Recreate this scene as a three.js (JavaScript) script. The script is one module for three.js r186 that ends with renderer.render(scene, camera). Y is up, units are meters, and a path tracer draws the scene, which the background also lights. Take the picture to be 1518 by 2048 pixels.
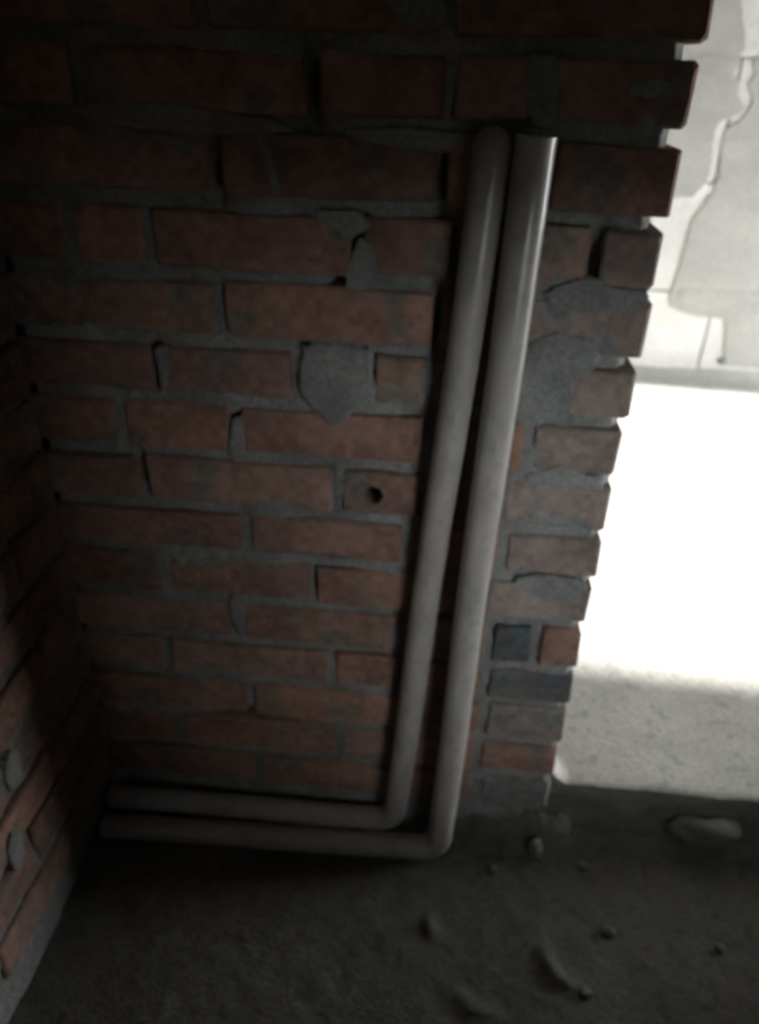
import * as THREE from 'three';
import { mergeVertices, toCreasedNormals, mergeGeometries } from 'three/addons/utils/BufferGeometryUtils.js';

// ---------------------------------------------------------------- camera, sky, sun, exposure
const W = 1518, H = 2048;
const scene = new THREE.Scene();
const camera = new THREE.PerspectiveCamera(67.24, W / H, 0.02, 200);
camera.position.set(0.01744, 1.21766, 0.93856);
camera.rotation.set(THREE.MathUtils.degToRad(-30.367), THREE.MathUtils.degToRad(4.517), THREE.MathUtils.degToRad(1.838), 'YXZ');
camera.focus = 0.42;                 // the phone is focused too near: everything is a little soft
camera.userData.fStop = 7;
scene.add(camera);

scene.background = new THREE.Color(0.95, 0.97, 1.0);   // pale even daylight sky outside the window
scene.backgroundIntensity = 16;

const sun = new THREE.DirectionalLight(new THREE.Color(1.0, 0.97, 0.93), 24);   // low hazy sun through the window at the far right
sun.position.set(7, 2.635, -0.7);
sun.target.position.set(0, 0.115, -1.19);
sun.castShadow = true;
sun.shadow.radius = 4;
sun.shadow.mapSize.set(2048, 2048);
Object.assign(sun.shadow.camera, { left: -5, right: 5, top: 5, bottom: -5, near: 0.1, far: 30 });
scene.add(sun, sun.target);

const renderer = new THREE.WebGLRenderer({ antialias: true });
renderer.toneMapping = THREE.LinearToneMapping;
renderer.toneMappingExposure = 1.2;
renderer.shadowMap.enabled = true;

// ---------------------------------------------------------------- helpers
function rngOf(seed) { let a = seed >>> 0; return () => { a = (a + 0x6D2B79F5) >>> 0; let t = a; t = Math.imul(t ^ (t >>> 15), t | 1); t ^= t + Math.imul(t ^ (t >>> 7), t | 61); return ((t ^ (t >>> 14)) >>> 0) / 4294967296; }; }
const R = rngOf(4711);
const rnd = (a, b, r = R) => a + (b - a) * r();
function h2(x, y, s) { let n = Math.imul(x, 374761393) ^ Math.imul(y, 668265263) ^ Math.imul(s, 1274126177); n = Math.imul(n ^ (n >>> 13), 1274126177); return ((n ^ (n >>> 16)) >>> 0) / 4294967296; }
function vnoise(x, y, s = 1, period = 0) {
  const xi = Math.floor(x), yi = Math.floor(y), fx = x - xi, fy = y - yi, u = fx * fx * (3 - 2 * fx), v = fy * fy * (3 - 2 * fy);
  const w = (k) => (period ? ((k % period) + period) % period : k);
  const a = h2(w(xi), w(yi), s), b = h2(w(xi + 1), w(yi), s), c = h2(w(xi), w(yi + 1), s), d = h2(w(xi + 1), w(yi + 1), s);
  return (a + (b - a) * u) * (1 - v) + (c + (d - c) * u) * v;
}
function fbm(x, y, s = 1, oct = 4, period = 0) { let t = 0, amp = 0.5, n = 0; for (let i = 0; i < oct; i++) { t += amp * vnoise(x, y, s + i * 17, period); n += amp; x *= 2; y *= 2; period *= 2; amp *= 0.5; } return t / n; }
const smooth = (a, b, x) => { const t = Math.min(1, Math.max(0, (x - a) / (b - a))); return t * t * (3 - 2 * t); };

function dataTexture(size, fn, repeat, srgb = true) {
  const d = new Uint8Array(size * size * 4);
  for (let j = 0; j < size; j++) for (let i = 0; i < size; i++) {
    const c = fn(i / size, j / size), k = (j * size + i) * 4;
    for (let q = 0; q < 3; q++) d[k + q] = Math.max(0, Math.min(255, Math.round(c[q] * 255)));
    d[k + 3] = 255;
  }
  const t = new THREE.DataTexture(d, size, size);
  t.wrapS = t.wrapT = THREE.RepeatWrapping; t.magFilter = THREE.LinearFilter; t.minFilter = THREE.LinearMipmapLinearFilter; t.generateMipmaps = true;
  t.repeat.set(repeat, repeat);
  if (srgb) t.colorSpace = THREE.SRGBColorSpace;
  t.needsUpdate = true;
  return t;
}
// all uv are in metres; a texture covers 0.5 m (repeat 2) unless said otherwise
const brickMap = dataTexture(512, (u, v) => {
  const a = fbm(u * 6, v * 6, 3, 5, 6), b = fbm(u * 48, v * 48, 9, 2, 48), st = smooth(0.56, 0.7, fbm(u * 9, v * 9, 21, 4, 9));
  const m = 0.62 + 0.34 * a + 0.22 * (b - 0.5), g = 0.74 * (0.7 + 0.3 * b);
  return [m * (1 - st * 0.5) + g * st * 0.45, m * (1 - st * 0.45) + g * st * 0.55, m * (1 - st * 0.45) + g * st * 0.6];
}, 2);
const brickBump = dataTexture(512, (u, v) => { const a = fbm(u * 20, v * 20, 31, 4, 20), p = smooth(0.68, 0.8, vnoise(u * 60, v * 60, 5, 60)); const c = a - 0.35 * p; return [c, c, c]; }, 2, false);
const mortarMap = dataTexture(512, (u, v) => { const a = fbm(u * 8, v * 8, 43, 5, 8), b = vnoise(u * 128, v * 128, 44, 128); const m = 0.66 + 0.3 * a + 0.16 * (b - 0.5); return [m, m, m * 0.985]; }, 2);
const mortarBump = dataTexture(512, (u, v) => { const c = 0.7 * fbm(u * 24, v * 24, 53, 4, 24) + 0.3 * vnoise(u * 128, v * 128, 54, 128); return [c, c, c]; }, 2, false);
const screedMap = dataTexture(1024, (u, v) => {
  const a = fbm(u * 5, v * 5, 63, 5, 5), b = vnoise(u * 200, v * 200, 64, 200), sp = smooth(0.78, 0.86, vnoise(u * 60, v * 60, 67, 60));
  const m = (0.7 + 0.3 * a + 0.12 * (b - 0.5)) * (1 - 0.1 * sp); return [m, m * 0.997, m * 0.98];
}, 1);
const screedBump = dataTexture(512, (u, v) => { const c = 0.6 * fbm(u * 16, v * 16, 73, 5, 16) + 0.4 * vnoise(u * 120, v * 120, 74, 120); return [c, c, c]; }, 2, false);
const plasterMap = dataTexture(512, (u, v) => { const a = fbm(u * 4, v * 7, 83, 5, 0 || 4), b = vnoise(u * 90, v * 90, 84, 90); const m = 0.84 + 0.16 * a + 0.05 * (b - 0.5); return [m, m * 0.998, m * 0.99]; }, 1);
const pipeMap = dataTexture(256, (u, v) => { const a = fbm(u * 6, v * 6, 93, 4, 6), d = smooth(0.6, 0.75, fbm(u * 12, v * 12, 95, 3, 12)); const m = 0.86 + 0.14 * a; return [m * (1 - 0.06 * d), m * (1 - 0.065 * d), m * (1 - 0.075 * d)]; }, 4);

const mat = (o) => new THREE.MeshStandardMaterial({ roughness: 0.95, metalness: 0, ...o });
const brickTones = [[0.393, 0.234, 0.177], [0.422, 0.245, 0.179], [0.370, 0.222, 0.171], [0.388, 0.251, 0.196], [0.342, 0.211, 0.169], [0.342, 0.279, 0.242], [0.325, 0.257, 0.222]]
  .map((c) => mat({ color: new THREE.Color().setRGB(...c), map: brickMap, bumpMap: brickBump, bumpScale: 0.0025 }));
const darkBrick = mat({ color: new THREE.Color().setRGB(0.15, 0.145, 0.135), map: brickMap, bumpMap: brickBump, bumpScale: 0.003 });
const mortarMat = mat({ color: new THREE.Color().setRGB(0.275, 0.285, 0.277), map: mortarMap, bumpMap: mortarBump, bumpScale: 0.004 });
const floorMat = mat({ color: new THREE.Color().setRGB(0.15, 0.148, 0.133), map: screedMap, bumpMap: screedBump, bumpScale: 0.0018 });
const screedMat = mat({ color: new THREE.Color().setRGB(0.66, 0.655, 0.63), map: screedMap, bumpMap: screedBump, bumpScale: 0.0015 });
const shellMat = mat({ color: new THREE.Color().setRGB(0.62, 0.615, 0.595), map: mortarMap, bumpMap: mortarBump, bumpScale: 0.003 });
const concreteMat = mat({ color: new THREE.Color().setRGB(0.24, 0.24, 0.23), map: mortarMap, bumpMap: mortarBump, bumpScale: 0.003 });
const blockMat = mat({ color: new THREE.Color().setRGB(0.74, 0.738, 0.73), map: plasterMap, bumpMap: mortarBump, bumpScale: 0.0015 });
const plasterMat = mat({ color: new THREE.Color().setRGB(0.45, 0.452, 0.436), map: plasterMap, bumpMap: mortarBump, bumpScale: 0.002 });
const pipeMat = new THREE.MeshPhysicalMaterial({ color: new THREE.Color().setRGB(0.37, 0.356, 0.33), map: pipeMap, roughness: 0.3, metalness: 0 });

function finish(mesh) { mesh.castShadow = true; mesh.receiveShadow = true; return mesh; }
function part(name, geometry, material, parent, data) { const m = finish(new THREE.Mesh(geometry, material)); m.name = name; if (data) Object.assign(m.userData, data); parent.add(m); return m; }
function struct(name, label) { const g = new THREE.Group(); g.name = name; g.userData = { kind: 'structure', label }; scene.add(g); return g; }
function thing(name, label, category, group) { const g = new THREE.Group(); g.name = name; g.userData = { label, category }; if (group) g.userData.group = group; scene.add(g); return g; }
const counts = {};
function numbered(n) { const k = counts[n] = (counts[n] ?? -1) + 1; return k ? n + '_' + String(k).padStart(3, '0') : n; }

// triangle soup from a grid of points; uv from a function of the point
function gridGeometry(nu, nv, fn, uvOf) {
  const pos = [], uv = [], idx = [];
  for (let j = 0; j <= nv; j++) for (let i = 0; i <= nu; i++) { const p = fn(i / nu, j / nv); pos.push(...p); uv.push(...uvOf(p)); }
  for (let j = 0; j < nv; j++) for (let i = 0; i < nu; i++) { const a = j * (nu + 1) + i, b = a + 1, c = a + nu + 1, d = c + 1; idx.push(a, b, d, a, d, c); }
  const g = new THREE.BufferGeometry();
  g.setAttribute('position', new THREE.Float32BufferAttribute(pos, 3)); g.setAttribute('uv', new THREE.Float32BufferAttribute(uv, 2)); g.setIndex(idx);
  g.computeVertexNormals();
  return g;
}
function box(x0, x1, y0, y1, z0, z1) {
  const g = new THREE.BoxGeometry(x1 - x0, y1 - y0, z1 - z0); g.translate((x0 + x1) / 2, (y0 + y1) / 2, (z0 + z1) / 2);
  const p = g.attributes.position, n = g.attributes.normal, uv = g.attributes.uv;
  for (let i = 0; i < p.count; i++) { const ax = Math.abs(n.getX(i)) > 0.5, ay = Math.abs(n.getY(i)) > 0.5; uv.setXY(i, ax ? p.getZ(i) : p.getX(i), ay ? p.getZ(i) : p.getY(i)); }
  return g;
}
// one worn brick: an uneven outline, broken arrises, pushed in or out a little. Built in its own plane: x along, y up, z out of the wall
function brickGeometry(w, h, depth, r, { proud = 0, holes = null, wear = 1 } = {}) {
  const hw = w / 2, hh = h / 2, j = () => rnd(-0.0016, 0.0016, r) * wear, c = () => rnd(0.0015, 0.0055, r) * wear;
  const o = [];
  const mid = (t) => [-hw + w * t, 0];
  const cs = [c(), c(), c(), c()];
  o.push([-hw + cs[0], -hh + j()]);
  o.push([mid(rnd(0.3, 0.7, r))[0], -hh + j() * 1.4]);
  o.push([hw - cs[1], -hh + j()], [hw + j(), -hh + cs[1]], [hw + j(), hh - cs[2]], [hw - cs[2], hh + j()]);
  o.push([mid(rnd(0.3, 0.7, r))[0], hh + j() * 1.4]);
  o.push([-hw + cs[3], hh + j()], [-hw + j(), hh - cs[3]], [-hw + j(), -hh + cs[0]]);
  const tiltX = rnd(-0.0012, 0.0012, r), tiltY = rnd(-0.001, 0.001, r);
  const n = o.length, pos = [], tri = (a, b, d) => pos.push(...a, ...b, ...d);
  const zf = (x, y) => proud + tiltX * (x / hw) + tiltY * (y / hh);
  const F = o.map(([x, y]) => { const k = rnd(0.0025, 0.005, r); return [x - Math.sign(x) * Math.min(k, Math.abs(x)), y - Math.sign(y) * k, zf(x, y)]; });
  const E = o.map(([x, y]) => [x, y, zf(x, y) - rnd(0.003, 0.0055, r)]);
  const B = o.map(([x, y]) => [x, y, -depth]);
  if (!holes) for (let i = 0; i < n; i++) tri([0, 0, proud + rnd(0, 0.0006, r)], F[i], F[(i + 1) % n]);
  for (let i = 0; i < n; i++) {
    const k = (i + 1) % n;
    tri(F[i], E[i], E[k]); tri(F[i], E[k], F[k]);
    tri(E[i], B[i], B[k]); tri(E[i], B[k], E[k]);
  }
  if (holes) {                                                    // a drilled hole with a ragged rim and real depth
    const sh = new THREE.Shape(F.map((p) => new THREE.Vector2(p[0], p[1])));
    const ring = [];
    for (let i = 0; i < 18; i++) { const a = -i / 18 * Math.PI * 2, q = holes.r * rnd(0.9, 1.14, r); ring.push(new THREE.Vector2(holes.x + Math.cos(a) * q, holes.y + Math.sin(a) * q)); }
    sh.holes.push(new THREE.Path(ring));
    const s = new THREE.ShapeGeometry(sh), p = s.attributes.position, ix = s.index.array;
    for (let i = 0; i < ix.length; i += 3) tri(...[0, 1, 2].map((q) => { const m = ix[i + q]; return [p.getX(m), p.getY(m), zf(p.getX(m), p.getY(m))]; }));
    for (let i = 0; i < 18; i++) {
      const a = ring[i], b = ring[(i + 1) % 18], z0 = proud, z1 = -depth;
      tri([a.x, a.y, z0], [b.x, b.y, z0], [b.x, b.y, z1]); tri([a.x, a.y, z0], [b.x, b.y, z1], [a.x, a.y, z1]);
      tri([holes.x, holes.y, z1], [a.x, a.y, z1], [b.x, b.y, z1]);
    }
  }
  const g = new THREE.BufferGeometry();
  g.setAttribute('position', new THREE.Float32BufferAttribute(pos, 3));
  g.computeVertexNormals();
  const du = rnd(0, 3, r), dv = rnd(0, 3, r), uv = [], nn = g.attributes.normal;
  for (let i = 0; i < pos.length; i += 3) {
    const k = i / 3, ax = Math.abs(nn.getX(k)) > 0.75, ay = Math.abs(nn.getY(k)) > 0.75;
    uv.push(du + (ax ? pos[i + 2] : pos[i]), dv + (ay ? pos[i + 2] : pos[i + 1]));
  }
  g.setAttribute('uv', new THREE.Float32BufferAttribute(uv, 2));
  return g;
}
// an irregular lump of set mortar: squashed, knobbly, flat side down
function lumpGeometry(rx, ry, rz, seed, rough = 0.35, flat = -0.5) {
  const g0 = new THREE.IcosahedronGeometry(1, 3); g0.deleteAttribute('normal'); g0.deleteAttribute('uv');
  const g = mergeVertices(g0, 1e-4), p = g.attributes.position;
  for (let i = 0; i < p.count; i++) {
    const x = p.getX(i), y = p.getY(i), z = p.getZ(i);
    const k = 1 + rough * (fbm(x * 1.3 + 7 + z, y * 1.3 + 3 + z * 0.7, seed, 3) - 0.5) * 2 + rough * 0.3 * (vnoise(x * 4 + z * 3, y * 4 - z * 2, seed + 5) - 0.5);
    p.setXYZ(i, x * k * rx, Math.max(flat, y * k) * ry, z * k * rz);
  }
  g.computeVertexNormals();
  const uv = []; for (let i = 0; i < p.count; i++) uv.push(p.getX(i) + p.getY(i), p.getZ(i) + p.getY(i) * 0.5);
  g.setAttribute('uv', new THREE.Float32BufferAttribute(uv, 2));
  return g;
}
// a smear of mortar slapped over the bricks: outline in wall metres, domed, torn edge
function smearGeometry(outline, thick, seed, base = -0.004) {
  const pts = [], c = new THREE.CatmullRomCurve3(outline.map(([x, y]) => new THREE.Vector3(x, y, 0)), true, 'catmullrom', 0.35).getPoints(54);
  let cx = 0, cy = 0; for (let i = 0; i < 54; i++) { cx += c[i].x / 54; cy += c[i].y / 54; }
  const rings = [1, 0.95, 0.86, 0.7, 0.5, 0.25], pos = [], uv = [], idx = [];
  rings.forEach((q, k) => { for (let i = 0; i < 54; i++) {
    const t = 1 + (k === 0 ? 0.09 : 0.05) * (vnoise(i * 0.9, k * 0.7, seed) - 0.5) * 2;
    const x = cx + (c[i].x - cx) * q * t, y = cy + (c[i].y - cy) * q * t;
    const z = k === 0 ? base : thick * (0.55 + 0.45 * Math.sqrt(1 - q * q)) * (0.55 + 0.9 * fbm(x * 60, y * 60, seed, 4));
    pos.push(x, y, z); uv.push(x, y);
  } });
  pos.push(cx, cy, thick); uv.push(cx, cy);
  for (let k = 0; k < rings.length - 1; k++) for (let i = 0; i < 54; i++) { const a = k * 54 + i, b = k * 54 + (i + 1) % 54; idx.push(a, b, b + 54, a, b + 54, a + 54); }
  for (let i = 0; i < 54; i++) idx.push((rings.length - 1) * 54 + i, (rings.length - 1) * 54 + (i + 1) % 54, rings.length * 54);
  let area = 0; for (let i = 0; i < 54; i++) area += c[i].x * c[(i + 1) % 54].y - c[(i + 1) % 54].x * c[i].y;
  if (area < 0) for (let i = 0; i < idx.length; i += 3) [idx[i], idx[i + 1]] = [idx[i + 1], idx[i]];
  const g = new THREE.BufferGeometry();
  g.setAttribute('position', new THREE.Float32BufferAttribute(pos, 3)); g.setAttribute('uv', new THREE.Float32BufferAttribute(uv, 2)); g.setIndex(idx);
  g.computeVertexNormals();
  return g;
}

// ---------------------------------------------------------------- measures of the place
const PITCH = 0.083, LINE0 = 1.2355;            // bed joint k lies at LINE0 - k * PITCH
const XL = -0.53, XE = 0.258, CEIL = 2.62;      // left corner, free end of the brick wall at the doorway
const NEAR_R = 0.98, NEAR_B = 1.10;             // near room: right wall, added partition behind the camera
const DOOR_R = 1.22, DOOR_H = 2.1;              // doorway
const FAR_Y = 0.115, FAR_Z = -2.23, FAR_L = -1.5, FAR_R = 3.2;
const bed = (k, x) => LINE0 - k * PITCH + 0.004 * (vnoise(x * 4 + k * 3.1, k * 5.7, 11) - 0.5) * 2;

// ---------------------------------------------------------------- brick wall with the free end
const wallBack = struct('wall_back', 'rough red brick wall with grey mortar, free end at the doorway');
const rows = {
  0: [-0.407, -0.144, 0.004, 0.098], 1: [-0.257, 0.001, 0.119], 2: [-0.446, -0.348, -0.093, 0.026, 0.184], 3: [-0.264, 0.007, 0.109],
  4: [-0.358, -0.168, -0.073, 0.005, 0.15], 5: [-0.42, -0.258, 0.004, 0.14], 6: [-0.398, -0.117, 0.004, 0.109], 7: [-0.253, -0.016, 0.12],
  8: [-0.384, -0.155, 0.101], 9: [-0.276, -0.02, 0.119, 0.191], 10: [-0.4, -0.125, 0.122], 11: [-0.265, 0, 0.127], 12: [-0.397, -0.112, 0.124],
  13: [-0.257, 0, 0.13], '-1': [-0.262, -0.001], '-2': [-0.4, -0.14, 0.12],
};
const skip = { 4: [-0.12] };                       // filled with mortar instead of a brick
const dark = { 9: [0.155], 10: [0.19] };           // overburnt dark headers
const pits = [[-0.145, 1.184, 0.012, 0.05], [-0.355, 0.863, 0.01, 0.03], [-0.105, 1.02, 0.014, 0.03], [-0.088, 1.05, 0.012, 0.014], [-0.118, 0.985, 0.01, 0.012],
  [-0.245, 0.79, 0.018, 0.012], [0.007, 0.945, 0.008, 0.04], [0.004, 1.1, 0.009, 0.04], [-0.257, 1.1, 0.008, 0.035], [-0.128, 0.527, 0.022, 0.016], [0.184, 1.02, 0.012, 0.035],
  [0.07, 1.205, 0.013, 0.012], [-0.398, 0.7, 0.008, 0.03], [-0.27, 0.455, 0.012, 0.02], [0.1, 0.745, 0.02, 0.01], [-0.31, 0.372, 0.06, 0.012], [-0.27, 0.24, 0.05, 0.01]];
const mortarZ = (x, y, s = 0) => {
  const ribbon = fbm(x * 9 + 3, y * 30, 101 + s, 3) - 0.5;
  let z = -0.0065 + 0.019 * ribbon + 0.006 * (fbm(x * 70, y * 70, 102 + s, 3) - 0.5);
  if (!s && Math.hypot(x + 0.0652, y - 0.693) < 0.019) return -0.1;
  if (!s) for (const [px, py, rx, ry] of pits) { const q = ((x - px) / rx) ** 2 + ((y - py) / ry) ** 2; if (q < 4) z -= 0.03 * Math.exp(-q * 1.2); }
  return z;
};
for (let k = -17; k <= 13; k++) {
  const odd = ((k % 2) + 2) % 2, js = rows[k] ?? (odd ? [-0.26, 0.0, 0.125] : [-0.4, -0.14, 0.12]);
  const xs = [XL - 0.03, ...js, XE + 0.006];
  for (let i = 0; i < xs.length - 1; i++) {
    const gapL = i === 0 ? 0 : rnd(0.005, 0.0085), gapR = i === xs.length - 2 ? rnd(0.004, 0.007) : rnd(0.005, 0.0085);
    const x0 = xs[i] + gapL, x1 = xs[i + 1] - gapR, xm = (x0 + x1) / 2, w = x1 - x0;
    if (skip[k]?.some((q) => q > x0 && q < x1)) continue;
    const top = bed(k, xm) - rnd(0.007, 0.0095), bot = bed(k + 1, xm) + rnd(0.007, 0.0095);
    const isHole = k === 6 && x0 < -0.065 && x1 > -0.065;
    const g = brickGeometry(w, top - bot, 0.115, R, { proud: rnd(-0.0015, 0.003), holes: isHole ? { x: -0.0652 - xm, y: 0.693 - (top + bot) / 2, r: 0.013 } : null });
    const b = part('brick', g, dark[k]?.some((q) => q > x0 && q < x1) ? darkBrick : brickTones[xm > 0.11 && k > 1 && R() < 0.7 ? 5 + Math.floor(R() * 2) : Math.floor(R() * 5)], wallBack);  // greyer tones near the doorway: mortar film plus glare veil put into the colour
    b.position.set(xm, (top + bot) / 2, 0); b.rotation.z = rnd(-0.006, 0.006);
  }
}
{
  // mortar between the bricks, rough, squeezed out here and raked deep there; it stops short of the brick ends at the free end
  const nx = 200, ny = 330, y1 = 1.50;
  const endX = (y) => 0.239 + 0.008 * fbm(y * 55, 2.2, 120, 3) + 0.012 * smooth(1.08, 0.7, y);
  const g = gridGeometry(nx, ny, (u, v) => {
    const y = y1 * v, x = XL + (endX(y) - XL) * u;
    let z = mortarZ(x, y);
    if (y < 0.066) z = Math.max(z, -0.002 + 0.008 * fbm(x * 20, y * 20, 130, 3));
    if (u > 0.985) z -= (u - 0.985) * 1.1;
    return [x, y, z];
  }, (p) => [p[0], p[1]]);
  part('mortar', g, mortarMat, wallBack, { label: 'grey mortar joints between the bricks' });
  const core = [box(FAR_L - 0.2, 0.238, -0.2, CEIL, -0.11, -0.045), box(XL - 0.12, 0.244, 1.49, CEIL, -0.11, -0.012)];
  part('wall_core', mergeGeometries(core), mortarMat, wallBack);
}
const smears = [
  [[[-0.158, 0.906], [-0.11, 0.912], [-0.072, 0.902], [-0.074, 0.862], [-0.088, 0.84], [-0.1, 0.808], [-0.127, 0.795], [-0.15, 0.815], [-0.167, 0.835], [-0.167, 0.877]], 0.008],
  [[[-0.14, 1.066], [-0.093, 1.068], [-0.078, 1.05], [-0.102, 1.034], [-0.12, 1.035], [-0.138, 1.047]], 0.006],
  [[[-0.093, 1.035], [-0.075, 1.03], [-0.069, 1.007], [-0.072, 0.98], [-0.105, 0.976], [-0.106, 0.999]], 0.006],
  [[[0.13, 0.982], [0.154, 0.999], [0.187, 1.006], [0.213, 0.995], [0.25, 0.993], [0.253, 0.977], [0.224, 0.966], [0.153, 0.965]], 0.006],
  [[[0.12, 0.92], [0.151, 0.94], [0.2, 0.931], [0.21, 0.9], [0.186, 0.878], [0.185, 0.831], [0.149, 0.814], [0.116, 0.812], [0.113, 0.874]], 0.0045],
  [[[0.084, 1.227], [0.11, 1.228], [0.12, 1.196], [0.119, 1.163], [0.098, 1.16], [0.084, 1.186]], 0.006],
  [[[-0.073, 1.285], [-0.012, 1.285], [-0.004, 1.255], [-0.026, 1.246], [-0.052, 1.254]], 0.006],
  [[[0.139, 0.74], [0.183, 0.757], [0.235, 0.745], [0.25, 0.72], [0.25, 0.682], [0.204, 0.662], [0.154, 0.671], [0.136, 0.709]], 0.0045],
  [[[-0.285, 0.495], [-0.253, 0.498], [-0.262, 0.46], [-0.266, 0.421], [-0.281, 0.429]], 0.008],
  [[[-0.259, 0.797], [-0.246, 0.794], [-0.247, 0.749], [-0.259, 0.729], [-0.267, 0.748]], 0.007],
  [[[-0.356, 0.889], [-0.338, 0.889], [-0.342, 0.851], [-0.352, 0.823], [-0.354, 0.86]], 0.008],
  [[[-0.225, 0.582], [-0.17, 0.588], [-0.083, 0.584], [-0.105, 0.571], [-0.16, 0.57]], 0.006],
  [[[-0.42, 1.165], [-0.33, 1.172], [-0.2, 1.16], [-0.16, 1.148], [-0.25, 1.14], [-0.38, 1.145]], 0.006],
  [[[-0.11, 1.15], [-0.03, 1.155], [0.05, 1.148], [0.04, 1.132], [-0.06, 1.135]], 0.004],
  [[[0.14, 0.565], [0.19, 0.582], [0.245, 0.57], [0.246, 0.54], [0.19, 0.535]], 0.004],
  [[[-0.208, 1.142], [-0.196, 1.14], [-0.184, 1.09], [-0.19, 1.08]], 0.003],
];
smears.forEach(([o, t], i) => part('mortar_smear', smearGeometry(o, t * 0.6, 200 + i * 7, -0.003), mortarMat, wallBack));

// lintel and the rest of the partition right of the doorway (outside the picture)
const wallDoor = struct('wall_back_right', 'plain plastered partition right of the doorway and above it');
part('lintel', box(0.245, FAR_R, DOOR_H, CEIL, -0.11, -0.005), shellMat, wallDoor);
part('pier', box(DOOR_R, FAR_R + 0.2, -0.1, CEIL, -0.11, 0.12), blockMat, wallDoor);
part('infill', box(NEAR_R + 0.02, DOOR_R, -0.1, CEIL, 0.004, 0.12), blockMat, wallDoor);

// ---------------------------------------------------------------- brick side wall on the left
const wallLeft = struct('wall_left', 'unlit red brick side wall on the left');
for (let k = -4; k <= 13; k++) {
  const odd = ((k % 2) + 2) % 2, xs = odd ? [0.006, 0.13, 0.39, 0.65] : [0.006, 0.26, 0.52, 0.65];
  for (let i = 0; i < 3; i++) {
    const z0 = xs[i] + 0.006, z1 = xs[i + 1] - 0.006, zm = (z0 + z1) / 2, top = bed(k, zm + 5) - 0.008, bot = bed(k + 1, zm + 5) + 0.008;
    const b = part('brick', brickGeometry(z1 - z0, top - bot, 0.1, R, { proud: rnd(-0.001, 0.004) }), brickTones[Math.floor(R() * 5)], wallLeft);
    b.position.set(XL, (top + bot) / 2, zm); b.rotation.y = Math.PI / 2;
  }
}
{
  const g = gridGeometry(90, 200, (u, v) => { const z = 0.66 - 0.66 * u, y = 1.58 * v; return [XL + mortarZ(z, y, 50), y, z]; }, (p) => [p[2], p[1]]);
  part('mortar', g, mortarMat, wallLeft);
  part('wall_core', mergeGeometries([box(XL - 0.16, XL - 0.045, -0.2, CEIL, -0.05, NEAR_B), box(XL - 0.16, XL - 0.004, 1.57, CEIL, 0, NEAR_B), box(XL - 0.16, XL, 0, 1.57, 0.655, NEAR_B)]), mortarMat, wallLeft);
  [[0.26, 0.37, 0.022, 0.035], [0.30, 0.255, 0.02, 0.04]].forEach(([z, y, a, b], i) => {
    const o = []; for (let q = 0; q < 8; q++) { const t = q / 8 * Math.PI * 2; o.push([-z + Math.cos(t) * a, y + Math.sin(t) * b]); }
    const m = part('mortar_smear', smearGeometry(o, 0.008, 300 + i), mortarMat, wallLeft); m.position.x = XL; m.rotation.y = Math.PI / 2;
  });
}

// ---------------------------------------------------------------- near floor, ceiling and the added walls behind the camera
const floorY = (x, z) => {
  let y = 0.007 * (fbm(x * 5 + 9, z * 5 + 4, 401, 4) - 0.5) + 0.004 * (fbm(x * 40, z * 40, 402, 3) - 0.5);
  y += (0.028 + (x > 0.1 ? 0.03 * smooth(0.1, 0.14, x) * (1 - smooth(0.24, 0.34, x)) : 0)) * Math.exp(-((Math.max(0, z) / 0.022) ** 2)) * (0.5 + fbm(x * 22, z * 22, 403, 3));   // droppings heaped against the foot of the wall
  const ridge = (pts, wid, hgt) => { let d = 9, t0 = 0; for (let i = 0; i < pts.length - 1; i++) { const [ax, az] = pts[i], [bx, bz] = pts[i + 1], l = (bx - ax) ** 2 + (bz - az) ** 2, t = Math.min(1, Math.max(0, ((x - ax) * (bx - ax) + (z - az) * (bz - az)) / l)), q = Math.hypot(x - ax - t * (bx - ax), z - az - t * (bz - az)); if (q < d) { d = q; t0 = (i + t) / (pts.length - 1); } } return hgt * Math.exp(-((d / wid) ** 2)) * Math.sin(Math.PI * (0.08 + 0.84 * t0)); };
  y += ridge([[0.243, 0.20], [0.247, 0.23], [0.262, 0.252], [0.292, 0.262]], 0.012, 0.012);
  y += ridge([[0.062, 0.165], [0.060, 0.19], [0.074, 0.21]], 0.01, 0.007);
  y += ridge([[0.10, 0.28], [0.13, 0.31], [0.18, 0.32]], 0.012, 0.006);
  return y;
};
const floorNear = struct('floor', 'dark dusty rough concrete floor of the near room');
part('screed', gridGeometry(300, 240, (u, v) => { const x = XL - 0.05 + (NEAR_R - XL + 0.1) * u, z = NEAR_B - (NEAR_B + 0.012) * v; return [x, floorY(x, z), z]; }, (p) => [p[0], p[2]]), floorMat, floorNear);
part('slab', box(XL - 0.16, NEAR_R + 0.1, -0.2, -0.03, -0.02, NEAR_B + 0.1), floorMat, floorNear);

const ceiling = struct('ceiling', 'bare concrete ceiling slab');
part('slab', box(XL - 0.2, 2.65, CEIL, CEIL + 0.2, -0.11, 3.2), concreteMat, ceiling);
part('plastered_slab', box(FAR_L - 0.2, FAR_R + 0.25, CEIL, CEIL + 0.2, FAR_Z - 0.25, -0.11), blockMat, ceiling);
const wallRight = struct('wall_right', 'bare concrete wall at the right of the near room, out of the picture');
part('concrete', box(NEAR_R, NEAR_R + 0.12, -0.1, CEIL, -0.005, NEAR_B + 0.12), concreteMat, wallRight);
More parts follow.
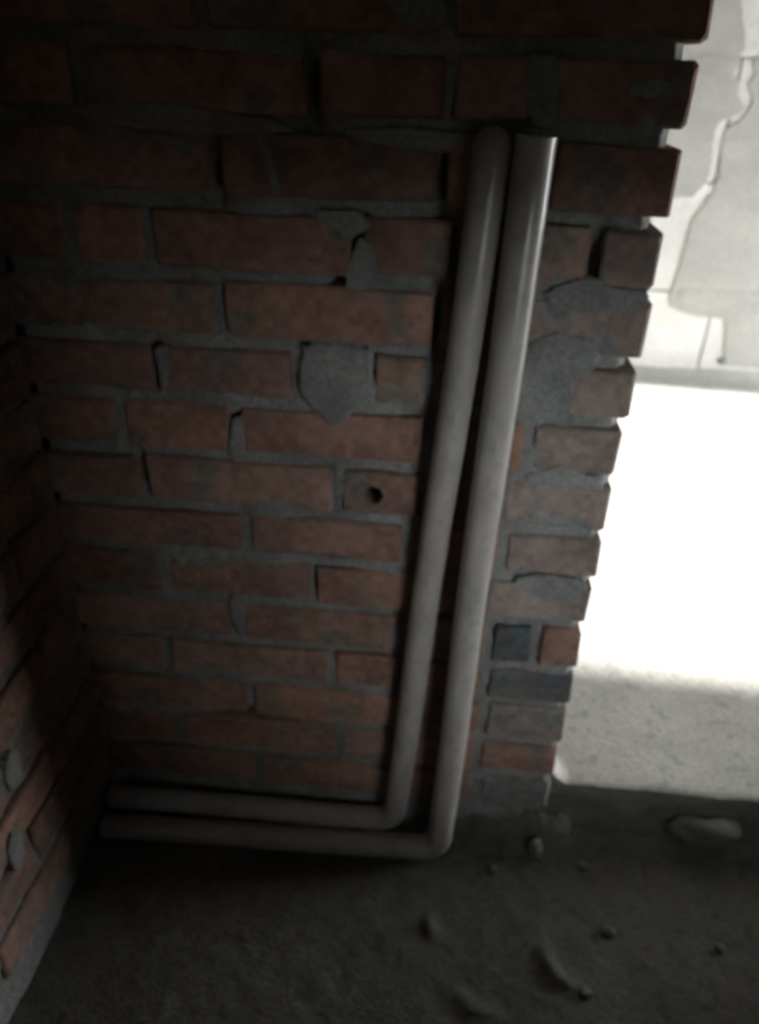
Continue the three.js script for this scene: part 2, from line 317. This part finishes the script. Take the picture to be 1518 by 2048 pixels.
// added behind the viewer to shape the light: a partition with a hatch at its right end, and behind that a window to the open sky
const addedWallFront = struct('added_wall_front', 'unseen concrete partition added behind the viewer, its hatch shaped to light and shade the brickwork');
{
  const a = 0.385, b = 0.955, sill = 0.622, head = 0.935, z0 = NEAR_B, z1 = NEAR_B + 0.12;
  part('concrete', mergeGeometries([box(XL - 0.16, a, -0.1, CEIL, z0, z1), box(a, b, -0.1, sill, z0, z1), box(a, b, head, CEIL, z0, z1), box(b, NEAR_R + 1.6, -0.1, CEIL, z0, z1)]), concreteMat, addedWallFront);
}
const addedWallOuter = struct('added_wall_outer', 'unseen outer wall added behind the partition, its window sized to light the brickwork');  // unseen, added to feed daylight through the hatch
{
  const a = 0.74, b = 2.2, sill = 0.34, head = 1.92, z0 = 2.95, z1 = 3.15, xr = 2.45;
  part('concrete', mergeGeometries([box(XL - 0.16, a, -0.1, CEIL, z0, z1), box(b, xr + 0.15, -0.1, CEIL, z0, z1), box(a, b, -0.1, sill, z0, z1), box(a, b, head, CEIL, z0, z1), box(xr, xr + 0.15, -0.1, CEIL, NEAR_B, z0), box(XL - 0.16, XL, -0.1, CEIL, NEAR_B + 0.12, z0), box(XL - 0.16, xr + 0.15, -0.2, 0, NEAR_B + 0.05, z1)]), concreteMat, addedWallOuter);
}

// ---------------------------------------------------------------- step up into the bright room, and its floor
const threshold = struct('door_threshold', 'rough concrete step up into the bright room');
{
  const prof = [[0.006, -0.03], [0.002, 0.0], [-0.004, 0.03], [-0.012, 0.06], [-0.02, 0.085], [-0.026, 0.1], [-0.033, 0.11], [-0.042, 0.1155], [-0.055, 0.1165], [-0.09, 0.117], [-0.13, 0.1165]];
  const shape = (u, v) => {
    const x = 0.215 + (DOOR_R - 0.215) * u, t = v * (prof.length - 1), i = Math.min(prof.length - 2, Math.floor(t)), f = t - i;
    const k = Math.sin(Math.min(1, v * 1.3) * Math.PI) ** 0.5, n = fbm(x * 18, v * 9, 501, 4) - 0.5;
    let z = prof[i][0] + (prof[i + 1][0] - prof[i][0]) * f + 0.012 * n * k, y = prof[i][1] + (prof[i + 1][1] - prof[i][1]) * f + 0.004 * n * k;
    const c = Math.max(0, 1 - (x - 0.262) / 0.035);            // mortar fillet rising against the brick end
    if (v > 0.35) y += 0.030 * c * c * (1 - smooth(-0.05, -0.10, z)) * smooth(0.35, 0.6, v);
    return [x, y, z];
  };
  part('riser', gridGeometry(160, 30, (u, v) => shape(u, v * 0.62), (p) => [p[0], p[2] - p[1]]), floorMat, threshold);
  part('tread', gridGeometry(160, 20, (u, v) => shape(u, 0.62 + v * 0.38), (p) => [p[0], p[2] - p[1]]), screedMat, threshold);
}
const floorFar = struct('floor_far', 'pale concrete floor of the bright room, half in sunlight');
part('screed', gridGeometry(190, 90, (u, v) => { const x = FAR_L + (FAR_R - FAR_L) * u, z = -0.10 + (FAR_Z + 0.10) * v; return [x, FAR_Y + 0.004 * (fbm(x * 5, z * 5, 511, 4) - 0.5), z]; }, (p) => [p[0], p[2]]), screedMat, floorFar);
part('slab', box(FAR_L - 0.2, FAR_R + 0.25, -0.2, FAR_Y - 0.012, FAR_Z - 0.2, -0.07), screedMat, floorFar);
part('mortar_fillet', gridGeometry(150, 8, (u, v) => {
  const x = 0.2 + 1.6 * u, n = fbm(x * 7, 0.5, 521, 3), w = 0.055 + 0.05 * n, t = v;
  return [x, FAR_Y - 0.003 + (0.035 + 0.02 * n) * (t ** 2.2) + 0.003 * (fbm(x * 30, v * 4, 522, 3) - 0.5), FAR_Z + w * (1 - t)];
}, (p) => [p[0], p[2]]), plasterMat, floorFar);

// ---------------------------------------------------------------- block wall across the bright room
const wallFar = struct('wall_far', 'white aerated block wall with grey plaster patches in the bright room');
{
  const courses = [0.064, 0.464, 0.864, 1.264, 1.664, 2.064, 2.464, 2.7], off = [1.068, 1.36, 0.965, 1.30, 1.0, 1.3, 1.0];
  for (let r = 0; r < courses.length - 1; r++) for (let x = off[r] - 0.6 * 5; x < FAR_R; x += 0.6) {
    const x0 = Math.max(x, FAR_L - 0.1), x1 = Math.min(x + 0.6, FAR_R + 0.1); if (x1 - x0 < 0.05) continue;
    const h = courses[r + 1] - courses[r] - 0.005;
    const b = part('block', brickGeometry(x1 - x0 - 0.006, h, 0.18, R, { proud: rnd(-0.001, 0.0015), wear: 0.8 }), blockMat, wallFar);
    b.position.set((x0 + x1) / 2, courses[r] + h / 2, FAR_Z);
  }
  part('wall_core', box(FAR_L - 0.2, FAR_R + 0.2, 0, CEIL, FAR_Z - 0.25, FAR_Z - 0.010), mortarMat, wallFar);
  const A = [[0.55, 1.62], [0.86, 1.62], [0.89, 1.506], [0.949, 1.341], [0.965, 1.291], [0.951, 1.268], [0.963, 1.246], [0.947, 1.216], [0.972, 1.187], [0.975, 1.148], [1.012, 1.111], [0.997, 1.09], [0.937, 1.064], [0.927, 1.034], [0.936, 0.956], [0.943, 0.897], [0.936, 0.863], [0.914, 0.828], [0.899, 0.813], [0.801, 0.8], [0.55, 0.795]];
  const B = [[1.6, 1.266], [1.154, 1.266], [0.999, 1.258], [1.016, 1.211], [1.002, 1.18], [1.029, 1.142], [1.024, 1.096], [1.005, 1.071], [0.959, 1.046], [0.961, 0.989], [0.967, 0.923], [0.98, 0.89], [0.968, 0.864], [0.968, 0.83], [0.948, 0.812], [0.947, 0.785], [0.916, 0.74], [0.911, 0.676], [0.909, 0.602], [0.902, 0.507], [0.893, 0.457], [0.9, 0.404], [0.96, 0.383], [1.019, 0.37], [1.125, 0.364], [1.139, 0.32], [1.148, 0.26], [1.162, 0.206], [1.179, 0.175], [1.312, 0.173], [1.6, 0.172]];
  for (const [o, seed] of [[A, 600], [B, 610]]) {
    const r = rngOf(seed), pts = [];
    o.forEach(([x, y], i) => { const [x2, y2] = o[(i + 1) % o.length], n = Math.max(1, Math.round(Math.hypot(x2 - x, y2 - y) / 0.012)); for (let q = 0; q < n; q++) pts.push(new THREE.Vector2(x + (x2 - x) * q / n + (n > 1 ? rnd(-0.0025, 0.0025, r) : 0), y + (y2 - y) * q / n + rnd(-0.0025, 0.0025, r))); });
    const g = new THREE.ExtrudeGeometry(new THREE.Shape(pts), { depth: 0.004, bevelEnabled: true, bevelThickness: 0.003, bevelSize: 0.002, bevelOffset: -0.002, bevelSegments: 2, steps: 1 });
    const m = part('plaster_coat', g, plasterMat, wallFar); m.position.z = FAR_Z - 0.001;
  }
  // trowelled ridges of thicker plaster on the coat
  for (const [o, t] of [[[[0.93, 0.47], [1.1, 0.475], [1.3, 0.47], [1.3, 0.40], [1.1, 0.405], [0.95, 0.41]], 0.004], [[[0.78, 1.25], [0.86, 1.27], [0.94, 1.25], [0.94, 1.22], [0.85, 1.225], [0.78, 1.22]], 0.003]]) {
    const m = part('plaster_ridge', smearGeometry(o, t, 650, 0), plasterMat, wallFar); m.position.z = FAR_Z + 0.006;
  }
  part('mortar_smear', smearGeometry([[1.14, 0.20], [1.155, 0.21], [1.175, 0.198], [1.165, 0.178], [1.148, 0.182]], 0.008, 660), mortarMat, wallFar).position.z = FAR_Z;
}
const wallFarLeft = struct('wall_far_left', 'plain wall at the hidden left end of the bright room');
part('plaster', box(FAR_L - 0.2, FAR_L, 0, CEIL, FAR_Z - 0.2, -0.1), shellMat, wallFarLeft);
const wallFarRight = struct('wall_far_right', 'end wall with the tall window that lets the sun in');
{
  const x0 = FAR_R, x1 = FAR_R + 0.2, top = 1.38, za = -1.93, zb = -0.15;
  part('plaster', mergeGeometries([box(x0, x1, 0, CEIL, FAR_Z - 0.2, za), box(x0, x1, 0, CEIL, zb, 0), box(x0, x1, top, CEIL, za, zb)]), shellMat, wallFarRight);
}
const ground = struct('ground', 'open ground outside the building, some storeys below');
part('soil', box(-60, 60, -9.3, -9, -60, 60), floorMat, ground);

// ---------------------------------------------------------------- the two bent pipes
function bentPipe(name, label, rad, top, foot, end, capped) {
  const t = thing(name, label, 'pipe', 'grey pipes on the brick wall'), T = new THREE.Vector3(...top), F = new THREE.Vector3(...foot), E = new THREE.Vector3(...end);
  t.position.copy(F);
  const up = T.clone().sub(F).normalize(), along = E.clone().sub(F).normalize(), bend = 0.034;
  const a = up.clone().multiplyScalar(bend), b = along.clone().multiplyScalar(bend);
  const run = (p, q, n) => {                                       // a slightly wavy length with a wall of 2.5 mm and open ends
    const d = q.clone().sub(p), pts = []; for (let i = 0; i <= n; i++) pts.push(p.clone().addScaledVector(d, i / n).add(new THREE.Vector3(0.0012 * Math.sin(i * 1.1), 0, 0.0012 * Math.sin(i * 0.8 + 1)).multiplyScalar(i && i < n ? 1 : 0)));
    const c = new THREE.CatmullRomCurve3(pts), o = new THREE.TubeGeometry(c, n * 4, rad, 32), inn = new THREE.TubeGeometry(c, n * 4, rad - 0.0025, 24), ix = inn.index.array;
    for (let i = 0; i < ix.length; i += 3) [ix[i], ix[i + 1]] = [ix[i + 1], ix[i]];
    const nn = inn.attributes.normal; for (let i = 0; i < nn.count; i++) nn.setXYZ(i, -nn.getX(i), -nn.getY(i), -nn.getZ(i));
    const rims = [0, 1].map((k) => { const rg = new THREE.RingGeometry(rad - 0.0026, rad + 0.0001, 32), tan = c.getTangentAt(k).multiplyScalar(k ? 1 : -1); rg.applyQuaternion(new THREE.Quaternion().setFromUnitVectors(new THREE.Vector3(0, 0, 1), tan)); const at = c.getPointAt(k); rg.translate(at.x, at.y, at.z); return rg; });
    const len = d.length(); for (const g of [o, inn]) { const uv = g.attributes.uv; for (let i = 0; i < uv.count; i++) uv.setXY(i, uv.getX(i) * len, uv.getY(i) * rad * 6.28); }
    return mergeGeometries([o, inn, ...rims]);
  };
  part('upright', run(a, T.clone().sub(F), 9), pipeMat, t);
  const el = new THREE.TubeGeometry(new THREE.QuadraticBezierCurve3(a.clone().addScaledVector(up, 0.001), new THREE.Vector3(), b.clone().addScaledVector(along, 0.001)), 20, rad + 0.0006, 32);
  part('elbow', el, pipeMat, t);
  part('floor_run', run(b, E.clone().sub(F), 6), pipeMat, t);
  if (capped) {                                                    // turns into the wall at the top
    const q = T.clone().sub(F), g = new THREE.TubeGeometry(new THREE.QuadraticBezierCurve3(q.clone().addScaledVector(up, -0.004), q.clone().addScaledVector(up, 0.018), q.clone().addScaledVector(up, 0.018).add(new THREE.Vector3(0, 0, -0.020))), 16, rad + 0.0004, 32);
    part('top_bend', g, pipeMat, t);
  }
  return t;
}
bentPipe('pipe', 'left grey pipe, close to the bricks, its upper end higher', 0.0205, [0.053, 1.122, 0.031], [-0.012, 0.051, 0.0285], [-0.525, 0.053, 0.041], true);
bentPipe('pipe_001', 'right grey pipe, nearer the doorway, with a bright stripe down its edge', 0.0215, [0.097, 1.155, 0.046], [0.070, 0.0235, 0.057], [-0.525, 0.0245, 0.082], false);

// ---------------------------------------------------------------- lumps and crumbs of mortar on the floor
function lump(name, label, category, x, z, rx, ry, rz, seed, o = {}) {
  const t = part(name, lumpGeometry(rx, ry, rz, seed, o.rough ?? 0.35, o.flat ?? -0.45), o.m ?? mortarMat, scene, { label, category, ...(o.group ? { group: o.group } : {}) });
  t.position.set(x, (o.y ?? floorY(x, z)) + ry * (o.sit ?? 0.38), z); t.rotation.y = o.turn ?? 0;
  return t;
}
lump('mortar_slab', 'broad flat mortar lump stuck to the face of the step, dark gap beneath it', 'mortar lump', 0.528, -0.006, 0.066, 0.03, 0.028, 701, { rough: 0.6, y: 0.03, sit: 1.0, flat: -0.55, turn: 0.05, m: floorMat });
lump('mortar_lump', 'small pale mortar lump at the foot of the brick end beside the step', 'mortar lump', 0.243, 0.034, 0.016, 0.026, 0.015, 702, { turn: 0.6 });
lump('mortar_lump_001', 'grey mortar lump in the corner between brick end and step', 'mortar lump', 0.285, -0.004, 0.022, 0.03, 0.018, 703, { y: 0.02 });
lump('mortar_crumb', 'small mortar crumb alone on the open floor in front of the step', 'crumb', 0.352, 0.166, 0.011, 0.008, 0.009, 711);
lump('mortar_crumb_001', 'tiny mortar crumb on the floor right of the upright pipes', 'crumb', 0.168, 0.074, 0.009, 0.007, 0.008, 712);
lump('mortar_crumb_002', 'mortar crumb on the floor at the right edge of the picture', 'crumb', 0.528, 0.175, 0.008, 0.006, 0.008, 713);
lump('mortar_crumb_003', 'mortar crumb on the floor just before the middle of the step', 'crumb', 0.327, 0.05, 0.01, 0.007, 0.009, 714);
lump('mortar_crumb_004', 'flat crumb at the tail of the curved ridge in the floor', 'crumb', 0.302, 0.268, 0.01, 0.005, 0.008, 715);

scene.updateMatrixWorld(true);
renderer.render(scene, camera);
